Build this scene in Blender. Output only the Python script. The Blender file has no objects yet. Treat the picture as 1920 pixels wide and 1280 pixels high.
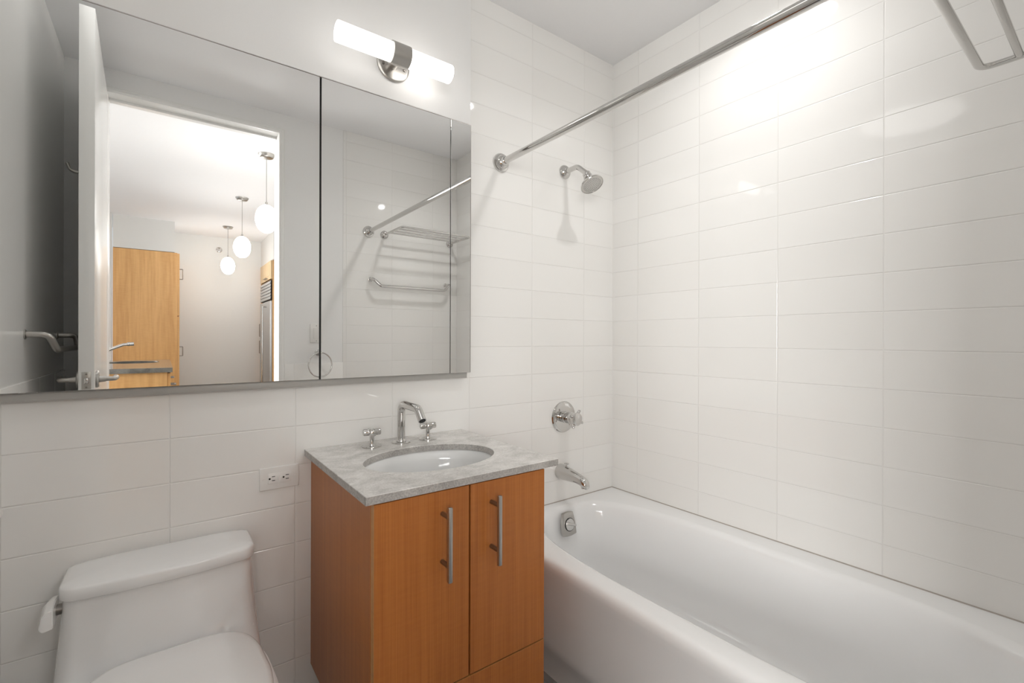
import bpy, bmesh, math, random
from mathutils import Vector, Matrix
random.seed(7)
scene = bpy.context.scene
COL = scene.collection
PI = math.pi

# ------------------------------------------------------------------ camera
cam_d = bpy.data.cameras.new('camera')
cam = bpy.data.objects.new('camera', cam_d)
COL.objects.link(cam)
cam_d.sensor_fit = 'HORIZONTAL'
cam_d.sensor_width = 36.0
cam_d.lens = 876.55 / 1920 * 36.0
cam_d.shift_y = -3.25 / 1920
cam_d.clip_start = 0.01
YAW, PIT, ROLL = 0.6410936, -0.00075, 0.0029065
fwd = Vector((math.sin(YAW) * math.cos(PIT), math.cos(YAW) * math.cos(PIT), math.sin(PIT)))
rgt = Vector((math.cos(YAW), -math.sin(YAW), 0))
upv = rgt.cross(fwd)
r2 = rgt * math.cos(ROLL) + upv * math.sin(ROLL)
u2 = -rgt * math.sin(ROLL) + upv * math.cos(ROLL)
cam.matrix_world = Matrix(((r2.x, u2.x, -fwd.x, 0), (r2.y, u2.y, -fwd.y, -1.48), (r2.z, u2.z, -fwd.z, 1.11), (0, 0, 0, 1)))
scene.camera = cam

# ------------------------------------------------------------------ light, exposure
SCONCE, DOWN, ROUND_FILL, PENDANT, DAY_FILL_SIDE, DAY_FILL_FAR, SKY = 1.0, 2.8, 2.1, 38.0, 36.0, 10.0, 1.0  # the round ceiling lamp and both window lamps are added fill
scene.view_settings.view_transform = 'Standard'
scene.view_settings.look = 'None'
scene.view_settings.gamma = 1.0
scene.view_settings.use_curve_mapping = False
scene.view_settings.exposure = 0.04
world = bpy.data.worlds.new('daylight')
scene.world = world
world.use_nodes = True
world.node_tree.nodes['Background'].inputs[0].default_value = (0.85, 0.92, 1.0, 1)
world.node_tree.nodes['Background'].inputs[1].default_value = SKY
scene.cycles.max_bounces = 14
scene.cycles.diffuse_bounces = 8
scene.cycles.glossy_bounces = 8
scene.cycles.sample_clamp_indirect = 4.0


def day_fill_lamp(name, loc, rot, sx, sy, power, spread=180):
    l = bpy.data.lights.new(name, 'AREA')
    l.shape = 'RECTANGLE'
    l.size, l.size_y = sx, sy
    l.energy = power
    l.spread = math.radians(spread)
    l.color = (1.0, 0.985, 0.96)
    o = bpy.data.objects.new(name, l)
    COL.objects.link(o)
    o.location = loc
    o.rotation_euler = rot
    return o


def aim(a, b):
    return (Vector(b) - Vector(a)).to_track_quat('-Z', 'Y').to_euler()


# added fill, as daylight by an assumed window in the kitchen's left wall
p = (-2.40, -3.2, 1.25)
day_fill_lamp('fill_daylight_side', p, aim(p, (1.3, -0.95, 0.95)), 1.9, 1.2, DAY_FILL_SIDE, 68)
# more added fill, by a second assumed window beyond the kitchen island
p = (-1.35, -4.80, 1.30)
day_fill_lamp('fill_daylight_far', p, aim(p, (0.35, -1.0, 0.85)), 1.5, 1.5, DAY_FILL_FAR, 60)


# ------------------------------------------------------------------ materials
def nmat(name):
    m = bpy.data.materials.new(name)
    m.use_nodes = True
    nt = m.node_tree
    return m, nt, nt.nodes['Principled BSDF']


def sr(r, g, b):
    f = lambda c: (c / 255 / 12.92) if c / 255 <= 0.04045 else ((c / 255 + 0.055) / 1.055) ** 2.4
    return (f(r), f(g), f(b), 1)


def plain(name, col, rough=0.5, metal=0.0, spec=0.5, bump=0.0, bscale=200, coat=0.0):
    m, nt, b = nmat(name)
    b.inputs['Roughness'].default_value = rough
    b.inputs['Metallic'].default_value = metal
    b.inputs['Specular IOR Level'].default_value = spec
    b.inputs['Coat Weight'].default_value = coat
    tc = nt.nodes.new('ShaderNodeTexCoord')
    n = nt.nodes.new('ShaderNodeTexNoise')
    n.inputs['Scale'].default_value = bscale
    n.inputs['Detail'].default_value = 3
    nt.links.new(tc.outputs['Object'], n.inputs['Vector'])
    mix = nt.nodes.new('ShaderNodeMix')
    mix.data_type = 'RGBA'
    mix.inputs[6].default_value = col
    mix.inputs[7].default_value = tuple(c * 0.985 for c in col[:3]) + (1,)
    nt.links.new(n.outputs['Fac'], mix.inputs[0])
    nt.links.new(mix.outputs[2], b.inputs['Base Color'])
    if bump:
        bp = nt.nodes.new('ShaderNodeBump')
        bp.inputs['Strength'].default_value = bump
        bp.inputs['Distance'].default_value = 0.002
        nt.links.new(n.outputs['Fac'], bp.inputs['Height'])
        nt.links.new(bp.outputs['Normal'], b.inputs['Normal'])
    return m


def emit(name, col, strength, base=(0.9, 0.9, 0.9, 1)):
    m, nt, b = nmat(name)
    b.inputs['Base Color'].default_value = base
    b.inputs['Roughness'].default_value = 0.3
    b.inputs['Emission Color'].default_value = col
    b.inputs['Emission Strength'].default_value = strength
    return m


def M_(nt, op, a, b=None, c=None):
    n = nt.nodes.new('ShaderNodeMath')
    n.operation = op
    for k, v in enumerate((a, b, c)):
        if v is None:
            continue
        if isinstance(v, (int, float)):
            n.inputs[k].default_value = v
        else:
            nt.links.new(v, n.inputs[k])
    return n.outputs[0]


def tile_mat(name, axis, u0, L, z0=1.0807, T=0.11385, col=(0.86, 0.853, 0.835, 1), grout=(0.775, 0.765, 0.745, 1), tilt=0.010):
    """glazed wall tile in a stacked grid; axis is the horizontal axis of the wall"""
    m, nt, b = nmat(name)
    tc = nt.nodes.new('ShaderNodeTexCoord')
    sep = nt.nodes.new('ShaderNodeSeparateXYZ')
    nt.links.new(tc.outputs['Object'], sep.inputs[0])
    U = M_(nt, 'DIVIDE', M_(nt, 'SUBTRACT', sep.outputs[axis], u0), L)
    V = M_(nt, 'DIVIDE', M_(nt, 'SUBTRACT', sep.outputs['Z'], z0), T)
    fu, fv = M_(nt, 'FRACT', U), M_(nt, 'FRACT', V)
    iu, iv = M_(nt, 'FLOOR', U), M_(nt, 'FLOOR', V)
    du = M_(nt, 'MULTIPLY', M_(nt, 'MINIMUM', fu, M_(nt, 'SUBTRACT', 1.0, fu)), L)
    dv = M_(nt, 'MULTIPLY', M_(nt, 'MINIMUM', fv, M_(nt, 'SUBTRACT', 1.0, fv)), T)
    d = M_(nt, 'MINIMUM', du, dv)
    mr = nt.nodes.new('ShaderNodeMapRange')
    mr.interpolation_type = 'SMOOTHSTEP'
    mr.inputs['From Min'].default_value = 0.0003
    mr.inputs['From Max'].default_value = 0.0015
    nt.links.new(d, mr.inputs['Value'])
    cell = nt.nodes.new('ShaderNodeCombineXYZ')
    nt.links.new(iu, cell.inputs[0])
    nt.links.new(iv, cell.inputs[1])
    wn = nt.nodes.new('ShaderNodeTexWhiteNoise')
    wn.noise_dimensions = '2D'
    nt.links.new(cell.outputs[0], wn.inputs['Vector'])
    tone = nt.nodes.new('ShaderNodeMix')
    tone.data_type = 'RGBA'
    tone.inputs[6].default_value = col
    tone.inputs[7].default_value = (col[0] * 0.975, col[1] * 0.972, col[2] * 0.968, 1)
    nt.links.new(wn.outputs['Value'], tone.inputs[0])
    mix = nt.nodes.new('ShaderNodeMix')
    mix.data_type = 'RGBA'
    mix.inputs[6].default_value = grout
    nt.links.new(tone.outputs[2], mix.inputs[7])
    nt.links.new(mr.outputs[0], mix.inputs[0])
    nt.links.new(mix.outputs[2], b.inputs['Base Color'])
    rg = nt.nodes.new('ShaderNodeMapRange')
    rg.inputs['To Min'].default_value = 0.6
    rg.inputs['To Max'].default_value = 0.045
    nt.links.new(mr.outputs[0], rg.inputs['Value'])
    nt.links.new(rg.outputs[0], b.inputs['Roughness'])
    # each tile sits at a very slightly different angle, glaze faintly wavy, edges pillowed
    geo = nt.nodes.new('ShaderNodeNewGeometry')
    sub = nt.nodes.new('ShaderNodeVectorMath')
    sub.operation = 'SUBTRACT'
    nt.links.new(wn.outputs['Color'], sub.inputs[0])
    sub.inputs[1].default_value = (0.5, 0.5, 0.5)
    scl = nt.nodes.new('ShaderNodeVectorMath')
    scl.operation = 'SCALE'
    scl.inputs['Scale'].default_value = tilt
    nt.links.new(sub.outputs[0], scl.inputs[0])
    add = nt.nodes.new('ShaderNodeVectorMath')
    add.operation = 'ADD'
    nt.links.new(geo.outputs['Normal'], add.inputs[0])
    nt.links.new(scl.outputs[0], add.inputs[1])
    nrm = nt.nodes.new('ShaderNodeVectorMath')
    nrm.operation = 'NORMALIZE'
    nt.links.new(add.outputs[0], nrm.inputs[0])
    nz = nt.nodes.new('ShaderNodeTexNoise')
    nz.inputs['Scale'].default_value = 9
    nz.inputs['Detail'].default_value = 1
    nt.links.new(tc.outputs['Object'], nz.inputs['Vector'])
    pil = nt.nodes.new('ShaderNodeMapRange')
    pil.interpolation_type = 'SMOOTHERSTEP'
    pil.inputs['From Min'].default_value = 0.0002
    pil.inputs['From Max'].default_value = 0.0026
    nt.links.new(d, pil.inputs['Value'])
    hgt = M_(nt, 'ADD', pil.outputs[0], M_(nt, 'MULTIPLY', nz.outputs['Fac'], 0.25))
    bp = nt.nodes.new('ShaderNodeBump')
    bp.inputs['Strength'].default_value = 0.65
    bp.inputs['Distance'].default_value = 0.0012
    nt.links.new(hgt, bp.inputs['Height'])
    nt.links.new(nrm.outputs[0], bp.inputs['Normal'])
    nt.links.new(bp.outputs['Normal'], b.inputs['Normal'])
    return m


def wood(name, c1, c2, scale=(38, 38, 1.1), rough=0.34, fleck=0.25):
    """straight grained veneer, grain along Z"""
    m, nt, b = nmat(name)
    tc = nt.nodes.new('ShaderNodeTexCoord')
    mp = nt.nodes.new('ShaderNodeMapping')
    mp.inputs['Scale'].default_value = scale
    nt.links.new(tc.outputs['Object'], mp.inputs['Vector'])
    n1 = nt.nodes.new('ShaderNodeTexNoise')
    n1.inputs['Scale'].default_value = 1.0
    n1.inputs['Detail'].default_value = 5
    n1.inputs['Roughness'].default_value = 0.6
    n1.inputs['Distortion'].default_value = 0.3
    nt.links.new(mp.outputs[0], n1.inputs['Vector'])
    mp2 = nt.nodes.new('ShaderNodeMapping')
    mp2.inputs['Scale'].default_value = (scale[0] * 7, scale[1] * 7, scale[2] * 3)
    nt.links.new(tc.outputs['Object'], mp2.inputs['Vector'])
    n2 = nt.nodes.new('ShaderNodeTexNoise')
    n2.inputs['Scale'].default_value = 1.0
    n2.inputs['Detail'].default_value = 2
    nt.links.new(mp2.outputs[0], n2.inputs['Vector'])
    mp3 = nt.nodes.new('ShaderNodeMapping')
    mp3.inputs['Scale'].default_value = (22, 22, 120)
    mp3.inputs['Rotation'].default_value = (0.12, 0.1, 0)
    nt.links.new(tc.outputs['Object'], mp3.inputs['Vector'])
    n3 = nt.nodes.new('ShaderNodeTexNoise')
    n3.inputs['Scale'].default_value = 1.0
    n3.inputs['Detail'].default_value = 2
    nt.links.new(mp3.outputs[0], n3.inputs['Vector'])
    f = M_(nt, 'ADD', M_(nt, 'MULTIPLY', n1.outputs['Fac'], 0.5), M_(nt, 'MULTIPLY', n2.outputs['Fac'], 0.5))
    f = M_(nt, 'ADD', f, M_(nt, 'MULTIPLY', M_(nt, 'SUBTRACT', n3.outputs['Fac'], 0.5), fleck))
    rp = nt.nodes.new('ShaderNodeValToRGB')
    rp.color_ramp.elements[0].position = 0.30
    rp.color_ramp.elements[0].color = c1
    rp.color_ramp.elements[1].position = 0.72
    rp.color_ramp.elements[1].color = c2
    nt.links.new(f, rp.inputs[0])
    nt.links.new(rp.outputs[0], b.inputs['Base Color'])
    b.inputs['Roughness'].default_value = rough
    b.inputs['Specular IOR Level'].default_value = 0.4
    return m


def stone(name, dark, light, rough, grain=1.0):
    m, nt, b = nmat(name)
    tc = nt.nodes.new('ShaderNodeTexCoord')
    mp = nt.nodes.new('ShaderNodeMapping')
    mp.inputs['Scale'].default_value = (10, 13, 11)
    mp.inputs['Rotation'].default_value = (0, 0, 0.25)
    nt.links.new(tc.outputs['Object'], mp.inputs['Vector'])
    n1 = nt.nodes.new('ShaderNodeTexNoise')
    n1.inputs['Scale'].default_value = 1.4
    n1.inputs['Detail'].default_value = 9
    n1.inputs['Roughness'].default_value = 0.68
    n1.inputs['Distortion'].default_value = 0.5
    nt.links.new(mp.outputs[0], n1.inputs['Vector'])
    n2 = nt.nodes.new('ShaderNodeTexNoise')
    n2.inputs['Scale'].default_value = 230
    n2.inputs['Detail'].default_value = 3
    nt.links.new(tc.outputs['Object'], n2.inputs['Vector'])
    f = M_(nt, 'ADD', M_(nt, 'MULTIPLY', n1.outputs['Fac'], 1.0 - 0.3 * grain), M_(nt, 'MULTIPLY', n2.outputs['Fac'], 0.3 * grain))
    rp = nt.nodes.new('ShaderNodeValToRGB')
    rp.color_ramp.elements[0].position = 0.36
    rp.color_ramp.elements[0].color = dark
    rp.color_ramp.elements[1].position = 0.62
    rp.color_ramp.elements[1].color = light
    nt.links.new(f, rp.inputs[0])
    nt.links.new(rp.outputs[0], b.inputs['Base Color'])
    b.inputs['Roughness'].default_value = rough
    return m


PAINT = plain('white_paint', (0.83, 0.83, 0.825, 1), 0.55, bump=0.05, bscale=300)
CEILP = plain('ceiling_paint', (0.89, 0.89, 0.90, 1), 0.8)
GLOSSP = plain('gloss_white_paint', (0.85, 0.85, 0.835, 1), 0.22)
KPAINT = plain('kitchen_wall_paint', (0.71, 0.71, 0.695, 1), 0.7)
TILE_X = tile_mat('glazed_tile_back', 'X', 0.0139, 0.2978)
TILE_Y = tile_mat('glazed_tile_side', 'Y', -0.146, 0.2955)
TILE_L = tile_mat('glazed_tile_left', 'Y', -0.09, 0.2955)
FLOORM = tile_mat('floor_tile', 'X', 0.1, 0.3, col=(0.33, 0.335, 0.34, 1), grout=(0.22, 0.22, 0.22, 1))
PORC = plain('white_porcelain', (0.845, 0.85, 0.85, 1), 0.07, coat=0.3)
ENAMEL = plain('tub_enamel', (0.86, 0.863, 0.865, 1), 0.12, coat=0.2)
SEATM = plain('seat_plastic', (0.87, 0.87, 0.865, 1), 0.2)
CHROME = plain('polished_chrome', (0.64, 0.63, 0.615, 1), 0.06, metal=1.0)
STEEL = plain('brushed_nickel', (0.50, 0.485, 0.46, 1), 0.3, metal=1.0)
DSTEEL = plain('dark_brushed_steel', (0.30, 0.28, 0.26, 1), 0.34, metal=1.0)
NOZZLE = plain('shower_face_metal', (0.66, 0.65, 0.63, 1), 0.35, metal=0.4)
RUBBER = plain('grey_nozzle_rubber', (0.16, 0.16, 0.155, 1), 0.6)
MIRROR = plain('silvered_glass', (0.96, 0.965, 0.96, 1), 0.0, metal=1.0)
BLACK = plain('black_gap', (0.006, 0.006, 0.006, 1), 0.6)
RAIL = plain('satin_metal_rail', (0.44, 0.43, 0.41, 1), 0.45, metal=0.25)
WOOD = wood('cherry_veneer', (0.34, 0.105, 0.020, 1), (0.50, 0.180, 0.040, 1), scale=(46, 46, 1.0), fleck=0.14)
EDGE = wood('pale_edge_band', (0.44, 0.20, 0.06, 1), (0.60, 0.30, 0.10, 1))
MAPLE = wood('maple_veneer', (0.58, 0.31, 0.11, 1), (0.78, 0.47, 0.20, 1), scale=(7, 7, 0.9), rough=0.4, fleck=0.15)
MAPLE_DOOR = wood('pale_maple', (0.55, 0.40, 0.22, 1), (0.70, 0.53, 0.32, 1), scale=(9, 9, 0.9), rough=0.4, fleck=0.1)
STONE = stone('grey_marble', (0.47, 0.45, 0.43, 1), (0.76, 0.745, 0.72, 1), 0.26)
STONE_E = stone('sawn_marble_edge', (0.27, 0.255, 0.24, 1), (0.52, 0.50, 0.475, 1), 0.55, grain=1.6)
KCOUNT = stone('dark_counter_stone', (0.10, 0.10, 0.09, 1), (0.22, 0.21, 0.19, 1), 0.12)
PLASTIC = plain('white_plastic', (0.82, 0.81, 0.79, 1), 0.28)
SLOT = plain('socket_slot', (0.01, 0.01, 0.01, 1), 0.7)
GLASS_ON = emit('lit_opal_glass', (1.0, 0.965, 0.92, 1), 1.7 * SCONCE)
GLASS_ON_BRIGHT = emit('brightly_lit_opal_glass', (1.0, 0.955, 0.90, 1), 3.4 * SCONCE)
ROUND_FILL_ON = emit('fill_round_diffuser', (1.0, 0.985, 0.96, 1), ROUND_FILL)  # glow of the added ceiling fill
LENS_ON = emit('lit_lens', (1.0, 0.985, 0.965, 1), 30.0)
GLOBE_ON = emit('lit_globe', (1.0, 0.985, 0.96, 1), PENDANT)
FRIDGE = plain('fridge_steel', (0.55, 0.56, 0.57, 1), 0.4, metal=0.7)
WFRAME = plain('window_frame_paint', (0.75, 0.75, 0.74, 1), 0.4)


# ------------------------------------------------------------------ mesh helpers
def BM():
    return bmesh.new()


def world_loc(o):
    v = Vector((0, 0, 0))
    while o is not None:
        v += o.location
        o = o.parent
    return v


def obj(name, bm, m, parent=None, smooth=True, angle=35, origin=None):
    bmesh.ops.recalc_face_normals(bm, faces=bm.faces[:])
    org = world_loc(parent) if parent is not None else Vector(origin or (0, 0, 0))
    bmesh.ops.translate(bm, verts=bm.verts[:], vec=-org)
    me = bpy.data.meshes.new(name)
    bm.to_mesh(me)
    bm.free()
    for mm in (m if isinstance(m, (list, tuple)) else [m]):
        me.materials.append(mm)
    if smooth:
        me.polygons.foreach_set('use_smooth', [True] * len(me.polygons))
        me.set_sharp_from_angle(angle=math.radians(angle))
    o = bpy.data.objects.new(name, me)
    COL.objects.link(o)
    if parent is not None:
        o.parent = parent
    else:
        o.location = org
    return o


def tag(o, label, cat, group=None):
    o['label'] = label
    o['category'] = cat
    if group:
        o['group'] = group
    return o


def thing(name, label, cat, loc=(0, 0, 0), group=None):
    o = bpy.data.objects.new(name, None)
    COL.objects.link(o)
    o.location = loc
    o.empty_display_size = 0.05
    return tag(o, label, cat, group)


def struct(name, bm, m, parent=None, **k):
    o = obj(name, bm, m, parent, **k)
    if parent is None:
        o['kind'] = 'structure'
    return o


def box(bm, lo, hi, bev=0.0, seg=2):
    lo, hi = Vector(lo), Vector(hi)
    r = bmesh.ops.create_cube(bm, size=1.0)
    vs = r['verts']
    for v in vs:
        v.co = Vector(((lo.x if v.co.x < 0 else hi.x), (lo.y if v.co.y < 0 else hi.y), (lo.z if v.co.z < 0 else hi.z)))
    if bev:
        es = list({e for v in vs for e in v.link_edges})
        bmesh.ops.bevel(bm, geom=es, offset=bev, segments=seg, affect='EDGES', profile=0.5)
    return bm


def loft(bm, rings, cap0=True, cap1=True, closed=True):
    vr = [[bm.verts.new(p) for p in r] for r in rings]
    n = len(vr[0])
    for a, b in zip(vr[:-1], vr[1:]):
        for i in range(n if closed else n - 1):
            j = (i + 1) % n
            bm.faces.new((a[i], a[j], b[j], b[i]))
    if cap0:
        bm.faces.new(vr[0])
    if cap1:
        bm.faces.new(vr[-1])
    return vr


def frame_for(d):
    d = d.normalized()
    a = Vector((0, 0, 1)) if abs(d.z) < 0.9 else Vector((1, 0, 0))
    u = a.cross(d).normalized()
    return u, d.cross(u).normalized()


def lathe(bm, origin, axis, prof, n=40, cap0=True, cap1=True):
    """prof: list of (distance along axis, radius)"""
    o, d = Vector(origin), Vector(axis).normalized()
    u, v = frame_for(d)
    rings = [[o + d * t + (u * math.cos(2 * PI * k / n) + v * math.sin(2 * PI * k / n)) * max(r, 1e-5) for k in range(n)] for t, r in prof]
    loft(bm, rings, cap0, cap1)
    return bm


def tube(bm, pts, r, n=20, flat=None, up=None):
    """sweep a round (or flattened) section along a polyline; r number or list"""
    P = [Vector(p) for p in pts]
    T = []
    for i in range(len(P)):
        a = P[max(i - 1, 0)]
        b = P[min(i + 1, len(P) - 1)]
        T.append((b - a).normalized())
    u, v = frame_for(T[0])
    if up is not None:
        v = Vector(up).normalized()
        u = v.cross(T[0]).normalized()
    rings = []
    for i, p in enumerate(P):
        if up is not None:
            v = Vector(up).normalized()
            u = v.cross(T[i]).normalized()
        elif i:
            q = T[i - 1].rotation_difference(T[i])
            u, v = q @ u, q @ v
        rr = r[i] if isinstance(r, (list, tuple)) else r
        ru, rv = (rr, rr) if flat is None else (rr, rr * flat)
        rings.append([p + u * (ru * math.cos(2 * PI * k / n)) + v * (rv * math.sin(2 * PI * k / n)) for k in range(n)])
    loft(bm, rings)
    return bm


def bend(pts, rad, seg=8):
    """round the corners of a polyline"""
    P = [Vector(p) for p in pts]
    out = [P[0]]
    for a, b, c in zip(P[:-2], P[1:-1], P[2:]):
        d1, d2 = (a - b).normalized(), (c - b).normalized()
        ang = d1.angle(d2)
        t = min(rad / math.tan(ang / 2), (a - b).length * 0.49, (c - b).length * 0.49)
        p1, p2 = b + d1 * t, b + d2 * t
        for k in range(seg + 1):
            s = k / seg
            out.append(p1 * (1 - s) ** 2 + b * 2 * s * (1 - s) + p2 * s * s)
    out.append(P[-1])
    return out


def rrect(x0, x1, y0, y1, r, n=10):
    """rounded rectangle outline (x, y), counter-clockwise"""
    pts = []
    for cx, cy, a0 in ((x1 - r, y1 - r, 0), (x0 + r, y1 - r, 90), (x0 + r, y0 + r, 180), (x1 - r, y0 + r, 270)):
        for k in range(n + 1):
            a = math.radians(a0 + 90 * k / n)
            pts.append((cx + r * math.cos(a), cy + r * math.sin(a)))
    return pts


def superell(cx, cy, a, b, e, n=96):
    pts = []
    for k in range(n):
        t = 2 * PI * k / n
        c, s = math.cos(t), math.sin(t)
        pts.append((cx + a * math.copysign(abs(c) ** (2 / e), c), cy + b * math.copysign(abs(s) ** (2 / e), s)))
    return pts


# ------------------------------------------------------------------ setting
XL, XR, YB, ZC = -0.365, 1.693, -1.524, 2.398
XA = 0.888            # where the tub alcove begins
WAINS = 0.967
KXL, KXR, KY = -2.45, 1.70, -5.60
DX0, DX1, DZ = -0.214, 0.525, 2.277      # doorway
WT = 0.11

b = BM(); box(b, (KXL - 0.1, KY - 0.1, -0.08), (XR + 0.12, 0.1, 0.0)); struct('floor', b, FLOORM, smooth=False)
b = BM(); box(b, (KXL - 0.1, KY - 0.1, ZC), (XR + 0.12, 0.1, ZC + 0.1)); struct('ceiling', b, CEILP, smooth=False)
b = BM(); box(b, (XL - 0.1, 0.0, 0.0), (XR + 0.1, 0.1, ZC)); struct('wall_back', b, TILE_X, smooth=False)
b = BM(); box(b, (XL, -0.034, 1.8845), (0.8905, -0.0005, ZC), 0.003); struct('wall_back_upper', b, PAINT)
b = BM(); box(b, (XR, YB - WT, 0.0), (XR + 0.1, 0.0, ZC)); struct('wall_right', b, TILE_Y, smooth=False)
b = BM(); box(b, (XL - 0.1, YB - WT, WAINS), (XL, 0.0, ZC)); struct('wall_left', b, GLOSSP, smooth=False)
b = BM(); box(b, (XL - 0.1, YB - WT, 0.0), (XL + 0.006, 0.0, WAINS), 0.002); struct('wall_left_lower', b, TILE_L)


def front_wall_bm():
    bm = BM()
    xs = [XL, DX0 - 0.03, DX1 + 0.012, XA]
    y0, y1 = YB - WT, YB - 0.003
    z1 = DZ + 0.012
    # one connected slab with a door notch
    out = [(xs[0], 0), (xs[1], 0), (xs[1], z1), (xs[2], z1), (xs[2], 0), (xs[3], 0), (xs[3], ZC), (xs[0], ZC)]
    A = [bm.verts.new((x, y1, z)) for x, z in out]
    B = [bm.verts.new((x, y0, z)) for x, z in out]
    bm.faces.new(A); bm.faces.new(B[::-1])
    for i in range(len(out)):
        j = (i + 1) % len(out)
        bm.faces.new((A[i], A[j], B[j], B[i]))
    return bm


struct('wall_front', front_wall_bm(), PAINT, smooth=False)
b = BM(); box(b, (XA, YB - WT, 0.0), (XR, YB, ZC), 0.002); struct('wall_front_alcove', b, TILE_X)
b = BM(); box(b, (DX1 + 0.034, YB - 0.003, 0.0), (XA, YB + 0.006, WAINS), 0.002); struct('wall_front_lower', b, TILE_X)


def casing_bm():
    """slim stepped door casing and jamb lining, one mitred piece"""
    bm = BM()
    prof = [(0.0, YB - WT - 0.01), (0.0, YB - 0.012), (0.003, YB - 0.003), (0.003, YB + 0.010), (0.014, YB + 0.013), (0.016, YB + 0.008), (0.026, YB + 0.008), (0.028, YB + 0.004), (0.034, YB + 0.004),
            (0.034, YB - 0.004), (0.010, YB - 0.004), (0.010, YB - WT - 0.01)]
    rings = []
    for (x, z, sx, sz) in ((DX1, 0.0, 1, 0), (DX1, DZ, 1, 1), (DX0, DZ, -1, 1), (DX0, 0.0, -1, 0)):
        rings.append([(x + sx * o, y, z + sz * o) for o, y in prof])
    loft(bm, rings)
    return bm


struct('trim_1', casing_bm(), GLOSSP, angle=20)
b = BM(); box(b, (DX0 + 0.001, YB - 0.055, DZ - 0.012), (DX1 - 0.001, YB - 0.075, DZ - 0.0005)); struct('trim_2', b, GLOSSP)

def window_wall_bm(axis, a0, a1, face, h0, h1, z0, z1, t=0.1):
    """wall slab with one window hole; its room face lies at face on the given axis"""
    bm = BM()
    o = [(a0, 0), (a1, 0), (a1, ZC), (a0, ZC)]
    i = [(h0, z0), (h1, z0), (h1, z1), (h0, z1)]
    V = []
    for q in (face, face - t):
        P = (lambda a, z: (q, a, z)) if axis == 'X' else (lambda a, z: (a, q, z))
        O = [bm.verts.new(P(a, z)) for a, z in o]
        I = [bm.verts.new(P(a, z)) for a, z in i]
        V.append((O, I))
        for k in range(4):
            j = (k + 1) % 4
            bm.faces.new((O[k], O[j], I[j], I[k]))
    for k in range(4):
        j = (k + 1) % 4
        bm.faces.new((V[0][1][k], V[0][1][j], V[1][1][j], V[1][1][k]))
        bm.faces.new((V[0][0][k], V[0][0][j], V[1][0][j], V[1][0][k]))
    return bm


# kitchen shell, seen through the doorway in the mirror
b = BM(); box(b, (0.10, KY - 0.1, 0.0), (KXR, KY, ZC)); struct('wall_kitchen_far', b, KPAINT, smooth=False)
b = BM(); box(b, (KXR, KY, 0.0), (KXR + 0.1, YB - WT, ZC)); struct('wall_kitchen_right', b, KPAINT, smooth=False)
b = BM(); box(b, (-0.42, KY - 0.1, 2.06), (0.10, -4.955, ZC)); struct('wall_kitchen_bulkhead', b, KPAINT, smooth=False)
b = BM(); box(b, (1.045, KY, 2.052), (KXR, -4.70, ZC)); struct('wall_kitchen_soffit', b, KPAINT, smooth=False)
struct('wall_kitchen_return', window_wall_bm('Y', KXL, -0.425, -4.88, -2.15, -0.55, 0.55, 2.25), KPAINT, smooth=False)  # hole for the assumed far window


struct('wall_kitchen_window_side', window_wall_bm('X', -4.88, YB - WT, KXL, -4.2, -2.2, 0.6, 2.1), KPAINT, smooth=False)  # hole for the assumed side window
b = BM()
for y in (-4.2, -3.23, -2.26):
    box(b, (KXL - 0.07, y, 0.6), (KXL - 0.03, y + 0.06, 2.1))
for z in (0.6, 2.04):
    box(b, (KXL - 0.07, -4.2, z), (KXL - 0.03, -2.2, z + 0.06))
struct('assumed_window_1', b, WFRAME, smooth=False)  # unseen window, assumed for the daylight fill through the doorway
b = BM()
for x in (-2.15, -1.38, -0.61):
    box(b, (x, -4.95, 0.55), (x + 0.06, -4.91, 2.25))
for z in (0.55, 2.19):
    box(b, (-2.15, -4.95, z), (-0.55, -4.91, z + 0.06))
struct('assumed_window_2', b, WFRAME, smooth=False)  # unseen window, added to light the bathroom from the front
b = BM(); box(b, (KXL - 0.1, YB - WT - 0.1, 0.0), (XL - 0.1, YB - WT, ZC)); struct('wall_kitchen_front', b, KPAINT, smooth=False)

# ------------------------------------------------------------------ bathroom door (open, edge towards the mirror)
door = bpy.data.objects.new('door_1', None)
COL.objects.link(door)
door['kind'] = 'structure'
LEN, THK = 0.728, 0.0425
door.location = (DX0, YB + 0.008, 0.0)
dz = math.radians(1.6)
dl = door.location


def door_part(name, bm, m, parent=None):
    """door parts are built for a door standing square to the wall, then swung a little"""
    R = Matrix.Translation(dl) @ Matrix.Rotation(-dz, 4, 'Z') @ Matrix.Translation(-dl)
    bmesh.ops.transform(bm, matrix=R, verts=bm.verts[:])
    return obj(name, bm, m, parent or door)


ye = YB + 0.008 + LEN
b = BM(); box(b, (DX0 - THK, YB + 0.008, 0.008), (DX0, ye, DZ - 0.006), 0.0015); door_part('door_leaf', b, GLOSSP)
xm = DX0 - THK / 2
b = BM(); box(b, (xm - 0.0125, ye - 0.001, 0.931), (xm + 0.0125, ye + 0.0015, 0.992), 0.0008); lp = door_part('latch_plate', b, STEEL)
b = BM(); box(b, (xm - 0.007, ye, 0.951), (xm + 0.007, ye + 0.009, 0.971), 0.003); door_part('latch_bolt', b, CHROME, lp)
b = BM()
lathe(b, (xm, ye + 0.0008, 0.984), (0, 1, 0), [(0, 0.0035), (0.0012, 0.003), (0.0014, 0.0)], 12)
door_part('screw', b, DSTEEL, lp)
b = BM()
lathe(b, (xm, ye + 0.0008, 0.938), (0, 1, 0), [(0, 0.0035), (0.0012, 0.003), (0.0014, 0.0)], 12)
door_part('screw', b, DSTEEL, lp)
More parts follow.
